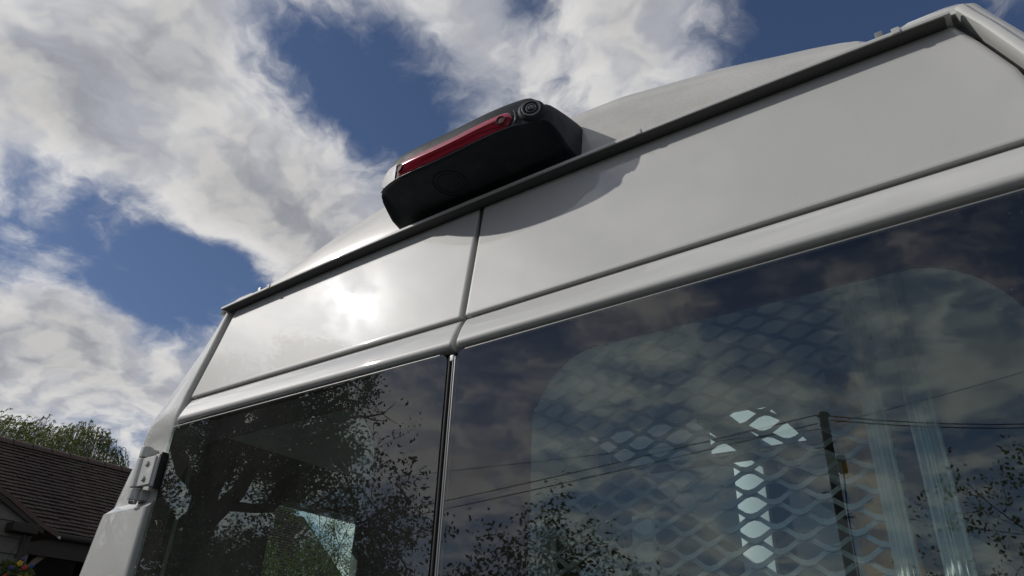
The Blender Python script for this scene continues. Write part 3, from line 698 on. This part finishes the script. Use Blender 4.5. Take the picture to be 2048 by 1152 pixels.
# utility pole and overhead wires mirrored in the right window
up_ = empty('utility_pole', (-2.345, -12.854, 0), 'wooden utility pole carrying wires, mirrored in the right window', 'utility pole')
MB().tube([(0, 0, -.2), (0, 0, 3), (0, 0, 6.22)], [.11, .095, .08], 16).build('shaft', 'pole_timber', up_, smooth=60)
MB().lathe([(0, .05), (.06, .03), (.105, 0), (.11, -.04), (.10, -.05)], (0, 0, 6.22), (0, 0, 1), 16).build('pole_cap', 'wire_black', up_, smooth=50)
for z, sx in ((5.6, -1), (5.15, 1), (4.8, -1), (4.35, 1), (3.9, -1)): MB().tube([(sx*.08, 0, z), (sx*.24, .02, z)], .012, 6).build('step_bolt', 'wire_black', up_)
MB().box(.10, .24, -.07, .07, 5.10, 5.42).build('junction_box', 'wire_black', up_, bevel=.03)
MB().tube([(.17, 0, 5.1), (.13, .02, 4.5), (.12, .03, 3.2)], .012, 6).build('down_cable', 'wire_black', up_)
def wire(a, b_, r_, sag, label):
    a, b_ = Vector(a), Vector(b_); pts = [a.lerp(b_, t) - Vector((0, 0, sag*4*t*(1-t))) for t in np.linspace(0, 1, 25)]
    o = MB().tube(pts, r_, 6).build('overhead_wire', 'wire_black', smooth=60); tag(o, label, 'wire', 'overhead wires on the utility pole')
T = Vector((-2.345, -12.854, 6.20))
wire(T+Vector((-.1, .05, 0)), (-30.0, -15.9, 5.95), .011, .25, 'upper thick wire running left from the utility pole')
wire(T+Vector((-.1, .05, -.16)), (-30.1, -15.8, 5.60), .011, .25, 'lower thick wire running left from the utility pole')
wire(T+Vector((-.05, 0, -.26)), (-34.7, -17.7, 9.0), .007, .1, 'thin wire crossing left above the two thick wires')
wire(T+Vector((.1, 0, -.04)), (4.7, -20.8, 7.78), .011, .35, 'upper thick wire running right from the utility pole')
wire(T+Vector((.1, 0, -.12)), (4.75, -20.9, 7.68), .011, .33, 'lower thick wire running right from the utility pole')
wire(T+Vector((0, 0, -.20)), (3.6, -24.5, 11.0), .006, .1, 'thin wire rising steeply right from the utility pole')

# ------------------------------------------------------------------ barn with tiled roof, seen past the left pillar
barn = empty('barn', (-12.2, 4.5, 0), 'dark barn with clay tile roof and weatherboarded gable behind the van', 'barn')
def local(o, parent):                                        # parts are modelled in world metres: keep them there under the parent
    o.matrix_parent_inverse = parent.matrix_world.inverted() if parent.matrix_world != Matrix() else Matrix.Translation(-Vector(parent.location)); return o
EX, EZ, RX, RZ = -11.28, 3.33, -13.08, 4.85
sl_ = math.hypot(EX-RX, RZ-EZ); ux, uz_ = (RX-EX)/sl_, (RZ-EZ)/sl_; nx_, nz_ = -uz_*-1*-1, 0
nv = Vector((uz_, 0, -ux)).normalized()
rf = MB()
rf.grid([[(EX, y, EZ-.05) , (RX, y, RZ-.05), (2*RX-EX, y, EZ-.05)] for y in (.0, 10.0)])
rf.grid([[(EX, y, EZ-.16) , (RX, y, RZ-.16), (2*RX-EX, y, EZ-.16)] for y in (.0, 10.0)])
roofb = local(rf.build('tile_roof', 'dark_timber', barn, fix=False), barn)
rnd = np.random.default_rng(3)
NC = 24; gauge = sl_/NC; tw = .165
for c in range(NC):
    tm = MB()
    y = .4 + (tw/2 if c % 2 else 0)
    while y < 9.6:
        lift = .018 + rnd.random()*.008; slip = rnd.normal()*.004; d0 = c*gauge + slip; d1 = d0 + gauge*1.35
        a0 = Vector((EX+ux*d0, 0, EZ+uz_*d0)) + nv*(lift+.012); a1 = Vector((EX+ux*d1, 0, EZ+uz_*d1)) + nv*(.004)
        b0 = a0 - nv*.014; ya, yb = y+.002, y+tw-.003; k = len(tm.v); tl = rnd.normal()*.002
        for v_, yy, e_ in ((a0, ya, tl), (a0, yb, -tl), (a1, yb, 0), (a1, ya, 0), (b0, ya, tl), (b0, yb, -tl)): tm.v.append((v_.x+nv.x*e_, yy, v_.z+nv.z*e_))
        tm.f += [(k, k+1, k+2, k+3), (k, k+4, k+5, k+1), (k, k+3, k+4), (k+1, k+5, k+2)]
        y += tw
    tm.build('tile_course', 'clay_tile', roofb, fix=False)
y = .4
while y < 9.6:                                               # ridge tiles
    rt = MB(); rows = []
    for yy, rr_ in ((y, .125), (y+.30, .118)): rows.append([(RX+rr_*math.sin(R(a)), yy, RZ-.07+rr_*1.05*math.cos(R(a))) for a in np.linspace(-80, 80, 9)])
    rt.grid(rows); rt.build('ridge_tile', 'clay_tile', roofb, smooth=60, fix=False); y += .31
local(MB().box(EX-.02, EX+.03, .1, 10, EZ-.17, EZ-.02).build('fascia', 'dark_timber', barn), barn)
local(MB().tube([(EX+.07, .2, EZ-.05), (EX+.07, 10, EZ-.05)], .05, 10).build('rain_gutter', 'dark_timber', barn, smooth=60), barn)
local(MB().box(-15.0, -14.9, 0, 10, 0, EZ+.2).build('back_wall', 'dark_timber', barn), barn)
local(MB().box(-15, EX, 9.8, 9.95, 0, EZ).build('end_wall', 'dark_timber', barn), barn)
local(MB().box(-11.42, -11.24, .2, 9.9, EZ-.34, EZ-.17).build('eaves_beam', 'dark_timber', barn), barn)
for y in (3.86, 6.9): local(MB().box(-11.40, -11.26, y-.07, y+.07, 0, EZ-.34).build('post', 'oak_timber', barn, bevel=.01), barn)
for y0_ in (3.93,):
    rows = []
    for t in np.linspace(0, 1, 9):
        yy = y0_+.62*t; z = 2.74 + .50*math.sin(t*math.pi/2)**.9; rows.append((yy, z))
    bm_ = MB(); rr_ = [[], [], [], []]
    for yy, z in rows:
        for q_, (dx, dz) in enumerate(((.04, .06), (.04, -.06), (-.04, -.06), (-.04, .06))): rr_[q_].append((-11.33+dx, yy, z+dz))
    bm_.grid([*rr_, rr_[0]]); local(bm_.build('brace', 'oak_timber', barn), barn)
local(MB().box(-14.2, -14.15, 5.2, 5.9, 2.4, 3.35).build('notice_board', 'notice', barn, bevel=.01), barn)
# weatherboarded gable wing
GX = -9.78; vs = .515; va_y, va_z = 2.786, 3.452
gw = local(MB().box(GX-.10, GX-.05, -2.0, 3.18, 0, 2.95).build('gable_wall', 'dark_timber', barn), barn)
zb = .2; bh = .185
while zb < 4.0:
    zt = zb + bh; yr = min(3.22, va_y + (va_z - (zb+bh*.5))/vs - .02)
    yr0 = min(3.22, va_y + (va_z-zb)/vs); yr1 = min(3.22, va_y + (va_z-zt)/vs)
    if yr1 < -1.5: break
    bd = MB(); k = 0
    V = [(GX+.012, -2, zb), (GX+.012, yr0, zb), (GX-.012, yr1, zt+.02), (GX-.012, -2, zt+.02), (GX-.05, -2, zb), (GX-.05, yr0, zb), (GX-.05, yr1, zt+.02), (GX-.05, -2, zt+.02)]
    bd.v = V; bd.f = [(0, 1, 2, 3), (4, 7, 6, 5), (0, 4, 5, 1), (1, 5, 6, 2), (2, 6, 7, 3), (3, 7, 4, 0)]
    bd.build('weatherboard', 'weatherboard', gw); zb += bh
vr = MB(); rows = []
for t in np.linspace(-2.2, .80, 14):                         # verge of the wing roof
    y = va_y + t; z = va_z - vs*t + .012*math.sin(t*9) + (.05*max(0, t-.3)**2)
    rows.append([(GX+.06, y, z-.015), (GX+.06, y+.02, z+.035), (GX-.2, y+.03, z+.05), (-11.9, y+.03, z+.05), (-11.9, y, z-.02), (GX+.06, y, z-.015)])
vr.grid(rows); local(vr.build('wing_roof', 'clay_tile', barn), barn)
rows = [[(GX+.05, va_y+t, va_z-vs*t-.075), (GX+.05, va_y+t, va_z-vs*t-.016)] for t in np.linspace(-2.2, .62, 10)]
bb = MB().grid(rows); local(bb.build('barge_board', 'dark_timber', barn, fix=False), barn)
local(MB().box(GX-.1, GX+.22, 2.98, 3.28, 3.02, 3.13).build('plate_end', 'dark_timber', barn, bevel=.01), barn)
local(MB().box(GX-.08, GX+.02, 3.20, 3.30, 0, 3.02).build('corner_board', 'dark_timber', barn, bevel=.008), barn)
fl_ = MB(); fl_.grid([[(GX+.02, 3.22+.14*j, 3.20-.055*j+.03*i) if i < 2 else (GX-.3, 3.22+.14*j, 3.26-.055*j) for j in range(4)] for i in range(3)])
local(fl_.build('lead_flashing', 'lead_flashing', barn, smooth=50), barn)

# hanging basket of pansies at the wing corner
hb = empty('flower_basket', (-9.45, 3.10, 2.36), 'hanging basket of yellow, red and blue flowers on the boarded wall', 'flower basket')
MB().lathe([(0, 0), (.09, .02), (.15, .08), (.17, .15), (.16, .15)], (0, 0, 0), (0, 0, 1), 20).build('basket', 'dark_timber', hb, smooth=50)
rnd = np.random.default_rng(2)
dv = rnd.normal(size=(900, 3)); dv /= np.linalg.norm(dv, axis=1)[:, None]; pp = dv*np.array([.19, .22, .15])*(.7+.4*rnd.random((900, 1)))+np.array([0, 0, .17]); pp = pp[pp[:, 2] > .05]
obj('foliage', leaf_mesh('foliage', pp, .05, 0, .6, rnd), 'garden_leaf', hb)
def flower(x, y, z, r_, material):
    f_ = MB(); n5 = 5; ax = Vector((.95, -.25, .15)).normalized(); a = ax.cross(Vector((0, 0, 1))).normalized(); c_ = a.cross(ax)
    for k in range(n5):
        th = 2*math.pi*k/n5; o3 = Vector((x, y, z)); ce = o3+(a*math.cos(th)+c_*math.sin(th))*r_*.55
        ring = [ce+(a*math.cos(2*math.pi*j/8)+c_*math.sin(2*math.pi*j/8))*r_*.5+ax*.006*math.cos(j+k) for j in range(8)]
        kk = len(f_.v); f_.v += [tuple(v_) for v_ in ring]+[tuple(ce+ax*.006)]; f_.f += [(kk+j, kk+(j+1) % 8, kk+8) for j in range(8)]
    f_.build('flower', material, hb, fix=False)
for (dy, dz, r_, m_) in ((-.02, .28, .045, 'petal_yellow'), (.045, .245, .045, 'petal_red'), (-.10, .22, .035, 'petal_blue'), (.12, .27, .035, 'petal_blue'), (.0, .33, .03, 'petal_violet'), (.02, .14, .03, 'petal_yellow'), (-.05, .12, .035, 'petal_violet'), (.13, .10, .04, 'petal_blue'), (.06, .07, .035, 'petal_blue'), (-.13, .13, .03, 'petal_red'), (.09, .17, .03, 'petal_yellow')):
    flower(.17+.03*random.random(), dy, dz, r_*.72, m_)
for a in (0, 2.1, 4.2): MB().tube([(.16*math.cos(a), .16*math.sin(a), .15), (0, 0, .62)], .003, 5).build('chain', 'wire_black', hb)
